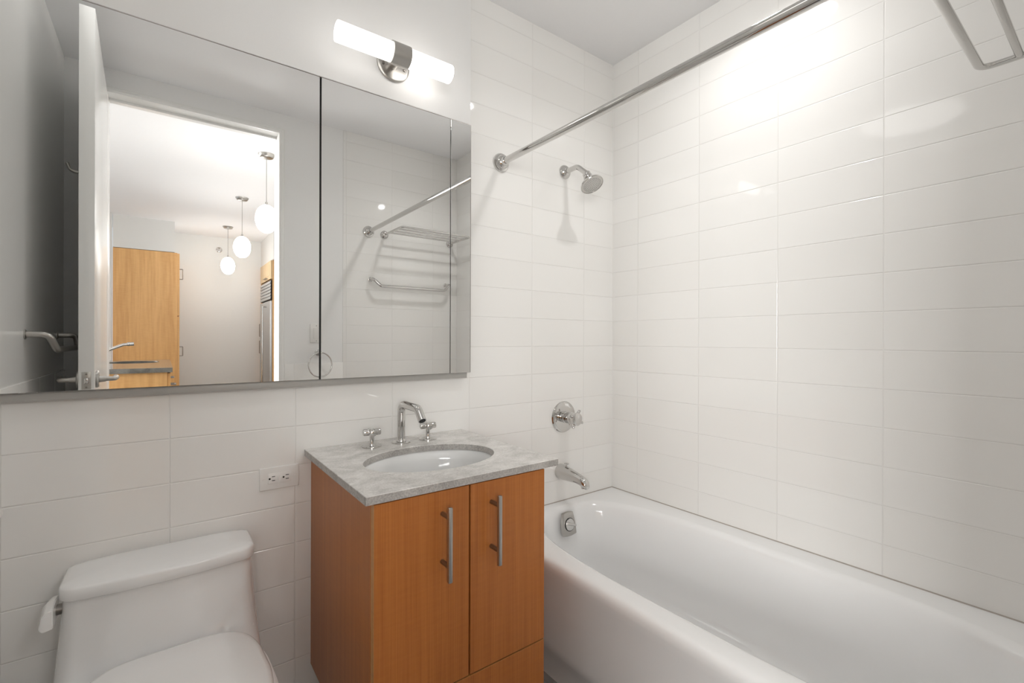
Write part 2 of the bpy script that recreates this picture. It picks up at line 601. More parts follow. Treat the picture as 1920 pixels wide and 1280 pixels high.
for s, xf in ((1, DX0), (-1, DX0 - THK)):
    yc = ye - 0.06
    b = BM(); lathe(b, (xf, yc, 0.962), (s, 0, 0), [(0, 0.031), (0.006, 0.031), (0.009, 0.028), (0.010, 0.012), (0.028, 0.0105)], 32)
    rs = door_part('handle_rose', b, STEEL)
    b = BM()
    tube(b, bend([(xf + s * 0.024, yc, 0.962), (xf + s * 0.052, yc, 0.962), (xf + s * 0.056, yc - 0.05, 0.963), (xf + s * 0.052, yc - 0.11, 0.962)], 0.014), 0.0085, 16)
    door_part('lever', b, STEEL, rs)
b = BM(); tube(b, bend([(DX0 - THK, ye - 0.36, 1.80), (DX0 - THK - 0.03, ye - 0.36, 1.775), (DX0 - THK - 0.055, ye - 0.36, 1.785), (DX0 - THK - 0.062, ye - 0.36, 1.81)], 0.02), 0.0055, 14)
door_part('robe_hook', b, STEEL)

# ------------------------------------------------------------------ mirror cabinet
mc = thing('mirror_cabinet', 'wide wall cabinet with three mirrored doors above the toilet and vanity', 'mirror', (0.26, 0, 0.97))
b = BM(); box(b, (XL + 0.001, -0.027, 0.9899), (0.8885, -0.0005, 1.8815)); obj('cabinet_body', b, BLACK, mc, smooth=False)
x1, x2 = 0.3718, 0.8085
for xa, xb in ((XL + 0.001, x1 - 0.0026), (x1 + 0.0026, x2 - 0.0012), (x2 + 0.0012, 0.8905)):
    b = BM(); box(b, (xa, -0.034, 0.9905), (xb, -0.028, 1.8825), 0.0006, 1); obj('mirror_door', b, MIRROR, mc, smooth=False)
b = BM(); box(b, (XL + 0.001, -0.022, 0.9705), (0.8845, -0.0005, 0.9898), 0.001); obj('bottom_rail', b, RAIL, mc)
b = BM(); box(b, (0.8906, -0.0335, 0.9905), (0.8922, -0.0005, 1.8840)); obj('edge_trim', b, DSTEEL, mc, smooth=False)
b = BM(); box(b, (XL + 0.001, -0.0335, 1.8826), (0.8905, -0.0275, 1.8842)); obj('edge_trim', b, DSTEEL, mc, smooth=False)

# ------------------------------------------------------------------ wall sconce
sc = thing('wall_sconce', 'lit two-tube wall light with frosted white glass above the mirrors', 'lamp', (0.588, -0.034, 1.98))
b = BM(); lathe(b, (0.5945, -0.034, 1.995), (0, -1, 0), [(0, 0.054), (0.006, 0.054), (0.0075, 0.0525), (0.009, 0.046), (0.0095, 0.0)], 48); bp_ = obj('base_plate', b, STEEL, sc)
for dx in (-0.04, 0.04):
    b = BM(); lathe(b, (0.5945 + dx * 0.9, -0.0434, 1.995 - 0.008), (0, -1, 0), [(0, 0.005), (0.003, 0.0045), (0.004, 0.0)], 14); obj('screw', b, DSTEEL, bp_)
b = BM(); lathe(b, (0.590, -0.042, 1.992), (-0.13, -1, -0.15), [(0, 0.015), (0.060, 0.015)], 24); obj('stem', b, STEEL, sc)
SY, SZ = -0.125, 1.979
b = BM(); lathe(b, (0.5505, SY, SZ), (1, 0, 0), [(0, 0.030), (0.0, 0.0325), (0.0565, 0.0325), (0.0565, 0.030)], 48); obj('metal_band', b, STEEL, sc)
for xa, s, ln, gm in ((0.5505, -1, 0.161, GLASS_ON), (0.607, 1, 0.147, GLASS_ON_BRIGHT)):
    b = BM(); lathe(b, (xa, SY, SZ), (s, 0, 0), [(0, 0.0285), (ln - 0.002, 0.0285), (ln - 0.0006, 0.0278), (ln, 0.026), (ln, 0.0)], 48); obj('glass_shade', b, gm, sc)

# ------------------------------------------------------------------ vanity cabinet
vx0, vx1, vz0, vz1 = 0.355, 0.827, 0.140, 0.7635
va = thing('vanity_cabinet', 'orange wood wall-hung vanity cabinet with two doors and a drawer', 'cabinet', ((vx0 + vx1) / 2, -0.26, vz0))
pt = 0.017
for xa, xb in ((vx0, vx0 + pt), (vx1 - pt, vx1)):
    b = BM(); box(b, (xa, -0.502, vz0), (xb, -0.0015, vz1), 0.0008, 1); obj('side_panel', b, WOOD, va)
b = BM(); box(b, (vx0 + pt, -0.502, vz0), (vx1 - pt, -0.0015, vz0 + pt)); obj('bottom_panel', b, WOOD, va, smooth=False)
b = BM(); box(b, (vx0 + pt, -0.012, vz0 + pt), (vx1 - pt, -0.0015, vz1)); obj('back_panel', b, WOOD, va, smooth=False)
g = 0.0023
xm = (vx0 + vx1) / 2
for xa, xb, hx in ((vx0 + 0.001, xm - g, 0.517), (xm + g, vx1 - 0.0005, 0.6535)):
    b = BM(); box(b, (xa, -0.521, 0.3045), (xb, -0.5035, vz1 - 0.003), 0.0007, 1)
    d = obj('door', b, WOOD, va)
    if xa < 0.4:
        b = BM(); box(b, (xa - 0.0006, -0.5207, 0.305), (xa, -0.5037, vz1 - 0.0035)); obj('edge_band', b, EDGE, d, smooth=False)
    b = BM(); box(b, (hx - 0.0052, -0.5615, 0.563), (hx + 0.0052, -0.5515, 0.7325), 0.0022, 2)
    hd = obj('handle', b, STEEL, d)
    for z in (0.598, 0.708):
        b = BM(); lathe(b, (hx - 0.0005, -0.521, z), (0, -1, 0), [(0, 0.0052), (0.032, 0.0052)], 18); obj('handle_post', b, DSTEEL, hd)
b = BM(); box(b, (vx0 + 0.001, -0.521, vz0), (vx1 - 0.0005, -0.5035, 0.3005), 0.0007, 1); dr = obj('drawer_front', b, WOOD, va)
b = BM(); box(b, (vx0 + 0.001, -0.5207, 0.3005), (vx1 - 0.0005, -0.5037, 0.3011)); obj('edge_band', b, EDGE, dr, smooth=False)

# ------------------------------------------------------------------ countertop with oval cut-out
CT0, CT1 = 0.7638, 0.7825
cx0, cx1, cy0, cy1 = 0.3365, 0.8725, -0.525, -0.001
SKX, SKY, SKA, SKB = 0.603, -0.298, 0.188, 0.139


def counter_bm(x0, x1, y0, y1, z0, z1, sx, sy, a, bb, n=96):
    bm = BM()
    inner = [(sx + a * math.cos(2 * PI * k / n), sy + bb * math.sin(2 * PI * k / n)) for k in range(n)]
    outer = []
    for k in range(n):
        dx, dy = inner[k][0] - sx, inner[k][1] - sy
        t = min(((x1 - sx) / dx if dx > 1e-9 else ((x0 - sx) / dx if dx < -1e-9 else 1e9)), ((y1 - sy) / dy if dy > 1e-9 else ((y0 - sy) / dy if dy < -1e-9 else 1e9)))
        outer.append((sx + dx * t, sy + dy * t))
    for c in ((x0, y0), (x0, y1), (x1, y0), (x1, y1)):
        k = min(range(n), key=lambda i: (outer[i][0] - c[0]) ** 2 + (outer[i][1] - c[1]) ** 2)
        outer[k] = c
    e = 0.0012

    def ins(p):
        return (min(max(p[0], x0 + e), x1 - e), min(max(p[1], y0 + e), y1 - e))
    R = [[(x, y, z1 - e) for x, y in inner], [(sx + (x - sx) * 1.006, sy + (y - sy) * 1.008, z1) for x, y in inner], [(*ins(p), z1) for p in outer], [(*p, z1 - e) for p in outer],
         [(*p, z0) for p in outer], [(x, y, z0) for x, y in inner], [(x, y, z1 - e) for x, y in inner]]
    vr = loft(bm, R[:-1], False, False)
    A, B = vr[-1], vr[0]
    for k in range(n):
        j = (k + 1) % n
        bm.faces.new((A[k], A[j], B[j], B[k]))
    bm.normal_update()
    for f in bm.faces:
        f.material_index = 0 if abs(f.normal.z) > 0.6 else 1
    return bm


ct = obj('countertop', counter_bm(cx0, cx1, cy0, cy1, CT0, CT1, SKX, SKY, SKA, SKB), [STONE, STONE_E], origin=(0.6, -0.26, CT0), angle=25)
tag(ct, 'grey marble countertop with an oval cut-out on the wood vanity', 'countertop')

sk = thing('sink_basin', 'white oval undermount sink basin set into the grey marble', 'sink', (SKX, SKY, 0.62))
b = BM()
n = 72
rings = []
for s, z in ((1.10, CT0 - 0.001), (1.04, CT0 - 0.001), (1.015, CT0 - 0.004), (0.99, CT0 - 0.03), (0.93, CT0 - 0.07), (0.80, CT0 - 0.105), (0.58, CT0 - 0.128), (0.3, CT0 - 0.137), (0.12, CT0 - 0.139)):
    rings.append([(SKX + SKA * s * math.cos(2 * PI * k / n), SKY + SKB * s * math.sin(2 * PI * k / n), z) for k in range(n)])
loft(b, rings, False, True)
bo = obj('bowl', b, PORC, sk, angle=60)
ov_a = math.radians(112)
ov_p = Vector((SKX + SKA * 0.945 * math.cos(ov_a), SKY + SKB * 0.945 * math.sin(ov_a), CT0 - 0.062))
ov_n = Vector((-math.cos(ov_a) * SKB, -math.sin(ov_a) * SKA, 0.06)).normalized()
b = BM(); lathe(b, ov_p - ov_n * 0.003, ov_n, [(0, 0.012), (0.0045, 0.012), (0.0052, 0.011), (0.0046, 0.0095), (0.0030, 0.009), (0.0030, 0)], 28); obj('overflow_ring', b, PORC, bo)
b = BM(); lathe(b, (SKX, SKY, CT0 - 0.1395), (0, 0, 1), [(0, 0.022), (0.003, 0.021), (0.003, 0.014), (0.001, 0.012), (0.001, 0)], 28); obj('drain', b, CHROME, sk)

# ------------------------------------------------------------------ faucet
FX, FY = 0.605, -0.084
fc = thing('sink_faucet', 'chrome widespread faucet with bent spout behind the oval sink', 'faucet', (FX, FY, CT1))
b = BM(); lathe(b, (FX, FY, CT1), (0, 0, 1), [(0, 0.0295), (0.003, 0.0295), (0.0045, 0.028), (0.005, 0.0152), (0.010, 0.0148), (0.014, 0.0128)], 40); obj('spout_base', b, CHROME, fc)
b = BM()
tube(b, bend([(FX, FY, CT1 + 0.005), (FX, FY, 0.9065), (FX, -0.205, 0.9035), (FX, -0.2345, 0.872)], 0.030, 10), 0.0122, 28)
sp = obj('spout', b, CHROME, fc)
b = BM(); lathe(b, (FX, -0.2340, 0.8726), (0, -0.685, -0.73), [(0, 0.0100), (0.0012, 0.0098), (0.0012, 0)], 24); obj('aerator', b, BLACK, sp)
for hx in (0.509, 0.6965):
    b = BM(); lathe(b, (hx, FY - 0.003, CT1), (0, 0, 1), [(0, 0.0285), (0.0028, 0.0285), (0.004, 0.027), (0.0045, 0.0085), (0.009, 0.0075), (0.036, 0.0065), (0.048, 0.0075)], 36)
    hb = obj('handle_stem', b, CHROME, fc)
    hz = CT1 + 0.045
    yaw = -0.15
    b = BM()
    lathe(b, (hx, FY - 0.003, hz - 0.008), (0, 0, 1), [(0, 0.006), (0.001, 0.0085), (0.015, 0.0085), (0.018, 0.006), (0.0185, 0)], 24)
    obj('handle_hub', b, CHROME, hb)
    for k in range(4):
        a = yaw + k * PI / 2
        b = BM()
        dd = (math.cos(a), math.sin(a), 0)
        lathe(b, (hx + dd[0] * 0.006, FY - 0.003 + dd[1] * 0.006, hz), dd, [(0, 0.0065), (0.003, 0.0100), (0.0168, 0.0102), (0.0195, 0.0092), (0.0207, 0.006), (0.0208, 0)], 24)
        obj('cross_arm', b, CHROME, hb)

# ------------------------------------------------------------------ wall outlet
ox, oz = 0.2692, 0.712
ou = thing('wall_outlet', 'white horizontal electrical outlet on the tile left of the vanity', 'outlet', (ox, 0, oz))
b = BM(); box(b, (ox - 0.0515, -0.0055, oz - 0.032), (ox + 0.0515, -0.0003, oz + 0.032), 0.0022, 3); obj('cover_plate', b, PLASTIC, ou)
b = BM(); box(b, (ox - 0.030, -0.0075, oz - 0.0145), (ox + 0.030, -0.005, oz + 0.0145), 0.0008, 2); fcx = obj('receptacle', b, PLASTIC, ou)
for sx in (-1, 1):
    c = ox + (-0.0165 if sx < 0 else 0.0195)
    for dz_ in (-0.0055, 0.0055):
        b = BM(); box(b, (c - 0.0042, -0.0079, oz + dz_ - 0.0009), (c + 0.0042, -0.0073, oz + dz_ + 0.0009)); obj('slot', b, SLOT, fcx, smooth=False)
    b = BM(); lathe(b, (c - 0.0098, -0.0073, oz), (0, -1, 0), [(0, 0.0026), (0.0006, 0.0026)], 16); obj('ground_hole', b, SLOT, fcx)
for dx in (-0.0042, 0.0048):
    b = BM(); box(b, (ox + dx - 0.0024, -0.0087, oz - 0.0055), (ox + dx + 0.0024, -0.0073, oz + 0.0055), 0.0005); obj('test_button', b, PLASTIC, fcx)
for dx in (-0.042, 0.042):
    b = BM(); lathe(b, (ox + dx, -0.0053, oz), (0, -1, 0), [(0, 0.003), (0.0009, 0.0026), (0.001, 0)], 14); obj('screw', b, PLASTIC, ou)

# small rounded white knob at the picture's left edge
kb = BM(); lathe(kb, (-0.2885, -0.0003, 0.733), (0, -1, 0), [(0, 0.006), (0.012, 0.006), (0.014, 0.009), (0.018, 0.0125), (0.024, 0.0135), (0.030, 0.0115), (0.034, 0.006), (0.035, 0)], 28)
tag(obj('wall_peg', kb, PLASTIC, origin=(-0.292, 0, 0.733)), 'small rounded white knob on the tiled wall left of the toilet tank', 'peg')

# ------------------------------------------------------------------ toilet
TX = 0.0065
to = thing('toilet', 'white one-piece toilet with closed lid left of the vanity', 'toilet', (TX, -0.35, 0))


def tank_ring(z, hw, yb, yf, rb, rf, bow, n=9):
    """section of the tank: square-ish back, rounded front corners, bowed front"""
    pts = []
    for cx, cy, a0, r in ((TX + hw - rb, yb - rb, 0, rb), (TX - hw + rb, yb - rb, 90, rb), (TX - hw + rf, yf + rf, 180, rf), (TX + hw - rf, yf + rf, 270, rf)):
        for k in range(n + 1):
            a = math.radians(a0 + 90 * k / n)
            pts.append((cx + r * math.cos(a), cy + r * math.sin(a), z))
    # densify the front edge so that it can bow
    i = 3 * (n + 1)
    a, c = pts[i - 1], pts[i]
    front = [(a[0] + (c[0] - a[0]) * k / 12, yf, z) for k in range(1, 12)]
    pts = pts[:i] + front + pts[i:]
    out = []
    for x, y, zz in pts:
        if y < (yb + yf) / 2:
            y -= bow * max(0.0, 1 - ((x - TX) / hw) ** 2)
        out.append((x, y, zz))
    return out


b = BM()
lv = [(0.5565, 0.1775, -0.135, 0.030, 0.014), (0.52, 0.1795, -0.136, 0.030, 0.014), (0.47, 0.1835, -0.138, 0.032, 0.014), (0.43, 0.187, -0.142, 0.034, 0.014), (0.40, 0.189, -0.152, 0.038, 0.014),
      (0.375, 0.190, -0.175, 0.045, 0.014), (0.355, 0.190, -0.215, 0.055, 0.012), (0.33, 0.187, -0.26, 0.06, 0.01), (0.27, 0.177, -0.30, 0.06, 0.01), (0.18, 0.155, -0.30, 0.055, 0.005), (0.06, 0.140, -0.28, 0.05, 0.005), (0.0, 0.142, -0.28, 0.05, 0.005)]
loft(b, [tank_ring(z, hw, -0.012, yf, 0.018, rf, bow) for z, hw, yf, rf, bow in lv])
obj('tank', b, PORC, to, angle=60)
b = BM()
lid = [(0.5575, 0.1765, -0.138, 0.026), (0.5585, 0.181, -0.143, 0.028), (0.561, 0.1825, -0.1455, 0.030), (0.582, 0.1822, -0.1458, 0.030), (0.5855, 0.1805, -0.144, 0.029), (0.588, 0.177, -0.1405, 0.028), (0.590, 0.170, -0.133, 0.025), (0.5922, 0.150, -0.112, 0.02), (0.594, 0.10, -0.08, 0.012)]
loft(b, [tank_ring(z, hw, -0.008 - k * 0.0012, yf, 0.018, rf, 0.018) for k, (z, hw, yf, rf) in enumerate(lid)])
obj('tank_lid', b, PORC, to, angle=60)


def egg(z, yb, yf, hw, wb, n=64, sc=1.0, off=0.0):
    """toilet seat outline: back edge squared off at yb, rounded front at yf"""
    pts = []
    L = yb - yf
    ym = yb - 0.42 * L
    for k in range(n):
        t = 2 * PI * k / n
        c, s = math.cos(t), math.sin(t)
        if s < 0:
            x, y = hw * c, ym + (ym - yf) * s
        else:
            e = 5.5
            x = hw * math.copysign(abs(c) ** (2 / e), c)
            y = ym + (yb - ym) * abs(s) ** (2 / e)
            x *= 1 - (1 - wb / hw) * ((y - ym) / (yb - ym)) ** 2
        pts.append((TX + 0.012 + x * sc, (yb + yf) / 2 + (y - (yb + yf) / 2) * sc, z))
    return pts


b = BM()
loft(b, [egg(0.392, -0.20, -0.655, 0.170, 0.15, sc=0.55), egg(0.397, -0.20, -0.655, 0.170, 0.15, sc=0.95), egg(0.393, -0.20, -0.66, 0.176, 0.16), egg(0.37, -0.20, -0.66, 0.178, 0.16), egg(0.31, -0.20, -0.62, 0.160, 0.15), egg(0.22, -0.20, -0.54, 0.130, 0.13), egg(0.10, -0.20, -0.50, 0.112, 0.11), egg(0.0, -0.20, -0.51, 0.118, 0.115)])
obj('bowl', b, PORC, to, angle=60)
b = BM()
loft(b, [egg(0.3985, -0.205, -0.655, 0.170, 0.136, sc=0.97), egg(0.400, -0.205, -0.655, 0.170, 0.136), egg(0.409, -0.205, -0.655, 0.170, 0.136), egg(0.4115, -0.205, -0.655, 0.170, 0.136, sc=0.98)])
obj('seat', b, SEATM, to, angle=50)
b = BM()
loft(b, [egg(0.4118, -0.200, -0.655, 0.162, 0.134, sc=0.97), egg(0.413, -0.197, -0.657, 0.164, 0.136), egg(0.423, -0.197, -0.657, 0.164, 0.136), egg(0.4275, -0.199, -0.655, 0.162, 0.134, sc=0.985), egg(0.4305, -0.200, -0.655, 0.162, 0.134, sc=0.94), egg(0.4325, -0.2, -0.655, 0.162, 0.134, sc=0.7)])
obj('seat_lid', b, SEATM, to, angle=60)
b = BM(); lathe(b, (TX - 0.176, -0.105, 0.532), (-1, 0, 0), [(0, 0.011), (0.014, 0.011), (0.016, 0.008)], 20)
lvs = obj('lever_pivot', b, DSTEEL, to)
b = BM()
loft(b, [[(TX - 0.187 + dx, y, z) for dx, y, z in sec] for sec in (
    [(0.0, -0.075, 0.551), (-0.008, -0.075, 0.551), (-0.015, -0.075, 0.545), (-0.017, -0.075, 0.525), (-0.014, -0.075, 0.515), (0.0, -0.075, 0.517)],
    [(0.0, -0.112, 0.557), (-0.012, -0.112, 0.556), (-0.021, -0.112, 0.546), (-0.0255, -0.112, 0.516), (-0.022, -0.112, 0.507), (0.0, -0.112, 0.510)],
    [(0.0, -0.150, 0.552), (-0.009, -0.150, 0.550), (-0.017, -0.150, 0.541), (-0.021, -0.150, 0.517), (-0.017, -0.150, 0.510), (0.0, -0.150, 0.513)])])
bmesh.ops.bevel(b, geom=b.edges[:], offset=0.0015, segments=2, affect='EDGES')
obj('flush_lever', b, SEATM, to, angle=50)

# ------------------------------------------------------------------ bathtub
TZ = 0.418
tx0, tx1, ty0, ty1 = 0.992, XR - 0.0005, YB + 0.0005, -0.0005
tub = thing('bathtub', 'white enamel alcove bathtub along the tiled right wall', 'bathtub', (1.33, -0.76, 0))
b = BM()
n = 128
bcx, bcy = 1.327, -0.762


def basin(a, bb, e, z, cx=bcx, cy=bcy):
    return [(x, y, z) for x, y in superell(cx, cy, a, bb, e, n)]


inner0 = superell(bcx, bcy, 0.292, 0.722, 3.1, n)


def to_rect(p):
    dx, dy = p[0] - bcx, p[1] - bcy
    t = 1e9
    if abs(dx) > 1e-9:
        t = min(t, ((tx1 - bcx) if dx > 0 else (tx0 - bcx)) / dx)
    if abs(dy) > 1e-9:
        t = min(t, ((ty1 - bcy) if dy > 0 else (ty0 - bcy)) / dy)
    return (bcx + dx * t, bcy + dy * t)


outer = [to_rect(p) for p in inner0]
for c in ((tx0, ty0), (tx0, ty1), (tx1, ty0), (tx1, ty1)):
    k = min(range(n), key=lambda i: (outer[i][0] - c[0]) ** 2 + (outer[i][1] - c[1]) ** 2)
    outer[k] = c
rings = [[(x, y, TZ) for x, y in outer], basin(0.296, 0.726, 3.1, TZ), basin(0.288, 0.718, 3.1, TZ - 0.0015), basin(0.279, 0.709, 3.05, TZ - 0.007), basin(0.272, 0.700, 3.0, TZ - 0.018), basin(0.268, 0.693, 3.0, TZ - 0.04),
         basin(0.258, 0.675, 3.0, TZ - 0.13), basin(0.248, 0.655, 3.1, TZ - 0.22), basin(0.235, 0.632, 3.1, TZ - 0.285), basin(0.205, 0.595, 3.0, TZ - 0.325), basin(0.15, 0.53, 2.8, TZ - 0.345), basin(0.05, 0.3, 2.4, TZ - 0.352)]
vr = loft(b, rings, False, True)
# rolled front edge and apron hang from the rim's front side
prof = [(0.981, TZ - 0.0035), (0.974, TZ - 0.010), (0.971, TZ - 0.022), (0.973, TZ - 0.036), (0.981, TZ - 0.060), (0.993, TZ - 0.10), (1.005, TZ - 0.16), (1.013, TZ - 0.24), (1.018, TZ - 0.30), (1.019, 0.085), (1.0225, 0.082), (1.0245, 0.0)]
fr = [v for v in vr[0] if abs(v.co.x - tx0) < 1e-6]
fr.sort(key=lambda v: v.co.y)
prev = fr
for x, z in prof:
    row = [b.verts.new((x, v.co.y, z)) for v in fr]
    for i in range(len(fr) - 1):
        b.faces.new((prev[i], prev[i + 1], row[i + 1], row[i]))
    prev = row
obj('tub_shell', b, ENAMEL, tub, angle=70)
# overflow plate on the end wall of the basin
oc = Vector((1.320, -0.094, 0.362))
nd = Vector((0, -0.985, 0.17)).normalized()
ux = Vector((1, 0, 0)); uz = nd.cross(ux); uz = -uz if uz.z < 0 else uz
b = BM()


def plate_ring(s, t, top=0.028, bot=0.035, hh=0.043):
    pts = []
    N = 8
    for (x, z) in ((bot, -hh), (top, hh), (-top, hh), (-bot, -hh)):
        pts.append((x, z))
    # bowed sides
    out = []
    for i in range(4):
        p, q = pts[i], pts[(i + 1) % 4]
        for k in range(N):
            u = k / N
            x, z = p[0] + (q[0] - p[0]) * u, p[1] + (q[1] - p[1]) * u
            f = 1 + 0.10 * math.sin(PI * u)
            out.append(oc + (ux * x * f + uz * z * f) * s + nd * t)
    return out


loft(b, [plate_ring(1.0, -0.004), plate_ring(1.0, 0.006), plate_ring(0.95, 0.0095), plate_ring(0.72, 0.011)])
op = obj('overflow_plate', b, STEEL, tub, angle=40)
b = BM(); lathe(b, oc - uz * 0.002, nd, [(0.008, 0.0262), (0.0116, 0.0262), (0.0116, 0.0237), (0.008, 0.0237)], 36, False, False); obj('shadow_gap', b, BLACK, op)
b = BM(); lathe(b, oc - uz * 0.002, nd, [(0.008, 0.0235), (0.014, 0.0235), (0.0155, 0.022), (0.0155, 0.0)], 36); dl_ = obj('dial', b, CHROME, op)
b = BM()
tube(b, [oc + nd * 0.019 - ux * 0.020 + uz * 0.006, oc + nd * 0.021, oc + nd * 0.022 + ux * 0.022 - uz * 0.008], [0.0045, 0.006, 0.0045], 14)
obj('drain_lever', b, CHROME, dl_)

# stained caulk line where the tub meets the tile
b = BM()
loft(b, [[(x, y, TZ + 0.0002), (x - dx * 0.0028, y - dy * 0.0028, TZ + 0.0002), (x, y, TZ + 0.0030)] for x, y, dx, dy in ((tx0, -0.0004, 0, 1), (XR - 0.0004, -0.0004, 1, 1), (XR - 0.0004, YB + 0.001, 1, 0))])
struct('trim_3', b, plain('aged_caulk', (0.42, 0.38, 0.34, 1), 0.7), smooth=False)

# ------------------------------------------------------------------ shower rod
rx, rz = 1.047, 1.793
rd = thing('shower_rod', 'long straight chrome shower curtain rod across the tub alcove', 'rod', (rx, -0.76, rz))
b = BM(); lathe(b, (rx, YB + 0.012, rz), (0, 1, 0), [(0, 0.0127), (-YB - 0.024, 0.0127)], 28); obj('rod', b, CHROME, rd)
for y, s in ((-0.0003, -1), (YB + 0.0003, 1)):
    b = BM(); lathe(b, (rx, y, rz), (0, s, 0), [(0, 0.036), (0.005, 0.036), (0.010, 0.033), (0.012, 0.027), (0.017, 0.0265), (0.022, 0.023), (0.026, 0.017), (0.036, 0.0160), (0.038, 0.0135)], 40); obj('flange', b, CHROME, rd)

# ------------------------------------------------------------------ shower head
SX = 1.384
sh = thing('overhead_shower', 'chrome bell-shaped shower head on a bent arm from the tiled wall', 'shower head', (SX, 0, 1.83))
b = BM(); lathe(b, (SX, -0.0003, 1.830), (0, -1, 0), [(0, 0.030), (0.003, 0.030), (0.008, 0.0275), (0.015, 0.021), (0.020, 0.013), (0.021, 0.011)], 36); obj('wall_flange', b, CHROME, sh)
b = BM(); tube(b, bend([(SX, -0.010, 1.830), (SX, -0.078, 1.831), (SX, -0.136, 1.784)], 0.035, 10), 0.0108, 20); obj('arm', b, CHROME, sh)
a0 = Vector((SX, -0.128, 1.790)); ad = Vector((0, -0.52, -0.854)).normalized()
b = BM(); lathe(b, a0, ad, [(0, 0.0115), (0.004, 0.0165), (0.014, 0.0165), (0.017, 0.013), (0.020, 0.0185), (0.028, 0.0195), (0.031, 0.0165), (0.034, 0.018), (0.042, 0.027), (0.052, 0.039), (0.060, 0.0465), (0.066, 0.0485), (0.0675, 0.0475), (0.0675, 0.0455), (0.064, 0.044)], 48, cap1=False)
hd = obj('bell', b, CHROME, sh)
b = BM(); lathe(b, a0 + ad * 0.0632, ad, [(0, 0.0445), (0.0018, 0.0445), (0.0028, 0.038), (0.0034, 0.0)], 48); fp = obj('spray_face', b, NOZZLE, hd)
fu, fv = frame_for(ad)
k = 0
nb = BM()
for ring, cnt in ((0.006, 6), (0.012, 10), (0.018, 16), (0.024, 22), (0.030, 28), (0.035, 34)):
    for i in range(cnt):
        t = 2 * PI * i / cnt + ring * 40
        p = a0 + ad * 0.0660 + (fu * math.cos(t) + fv * math.sin(t)) * ring
        lathe(nb, p, ad, [(-0.001, 0.0012), (0.0014, 0.0010)], 6)
nz = obj('nozzles', nb, RUBBER, fp, smooth=False)
nz['kind'] = 'stuff'

# ------------------------------------------------------------------ shower valve
vv = thing('shower_valve', 'round chrome shower valve with a cross handle below the shower head', 'valve', (1.381, 0, 0.778))
VX, VZ = 1.381, 0.778
b = BM(); lathe(b, (VX, -0.0003, VZ), (0, -1, 0), [(0, 0.067), (0.002, 0.067), (0.006, 0.064), (0.0085, 0.056), (0.010, 0.04), (0.0105, 0.02)], 56); es = obj('escutcheon', b, CHROME, vv)
for sg in (-1, 1):
    b = BM(); lathe(b, (VX + sg * 0.03, -0.0095, VZ - sg * 0.034), (0, -1, 0), [(0, 0.005), (0.002, 0.0045), (0.0025, 0)], 14); obj('screw', b, CHROME, es)
b = BM(); lathe(b, (VX, -0.009, VZ), (0, -1, 0), [(0, 0.024), (0.012, 0.024), (0.014, 0.021), (0.018, 0.021), (0.018, 0.024), (0.028, 0.024)], 40); obj('collar', b, CHROME, vv)
b = BM(); lathe(b, (VX, -0.037, VZ), (0, -1, 0), [(0, 0.022), (0.004, 0.0245), (0.022, 0.0245), (0.027, 0.021), (0.030, 0.021), (0.034, 0.026), (0.046, 0.0275), (0.050, 0.0265), (0.0525, 0.023), (0.053, 0.0)], 40); hn = obj('handle', b, CHROME, vv)
for k in range(4):
    a = PI / 4 + 0.30 + k * PI / 2
    dd = Vector((math.cos(a), 0, math.sin(a)))
    b = BM(); lathe(b, Vector((VX, -0.076, VZ)) + dd * 0.018, dd + Vector((0, -0.18, 0)), [(0, 0.0085), (0.012, 0.0065), (0.020, 0.0062), (0.023, 0.005), (0.0245, 0.0)], 20); obj('cross_arm', b, CHROME, hn)

# ------------------------------------------------------------------ tub spout
PX, PZ = 1.362, 0.548
ts = thing('tub_spout', 'chrome bathtub spout with a diverter knob above the tub end', 'spout', (PX, 0, PZ))
b = BM()
secs = [(0, 0.0295, 0.032, 0.0), (-0.006, 0.0305, 0.033, 0.0), (-0.03, 0.0285, 0.031, -0.001), (-0.07, 0.0245, 0.026, -0.003), (-0.105, 0.021, 0.0215, -0.006), (-0.128, 0.0195, 0.020, -0.010), (-0.145, 0.0185, 0.021, -0.0165), (-0.157, 0.0165, 0.018, -0.0225), (-0.1635, 0.011, 0.011, -0.027)]
nn = 32
loft(b, [[(PX + w * math.cos(2 * PI * k / nn), y, PZ + dz_ + hh * math.sin(2 * PI * k / nn)) for k in range(nn)] for y, w, hh, dz_ in secs])
so = obj('spout_body', b, CHROME, ts, angle=60)
b = BM(); lathe(b, (PX, -0.146, PZ - 0.027), (0, -0.25, -1), [(0, 0.015), (0.010, 0.0145), (0.010, 0.011), (0.006, 0.011)], 24); obj('outlet_rim', b, CHROME, so)
b = BM(); lathe(b, (PX, -0.040, PZ + 0.025), (0, -0.1, 1), [(0, 0.0035), (0.012, 0.0032), (0.0135, 0.010), (0.016, 0.0105), (0.0175, 0.008), (0.018, 0)], 20); obj('diverter_knob', b, CHROME, ts)

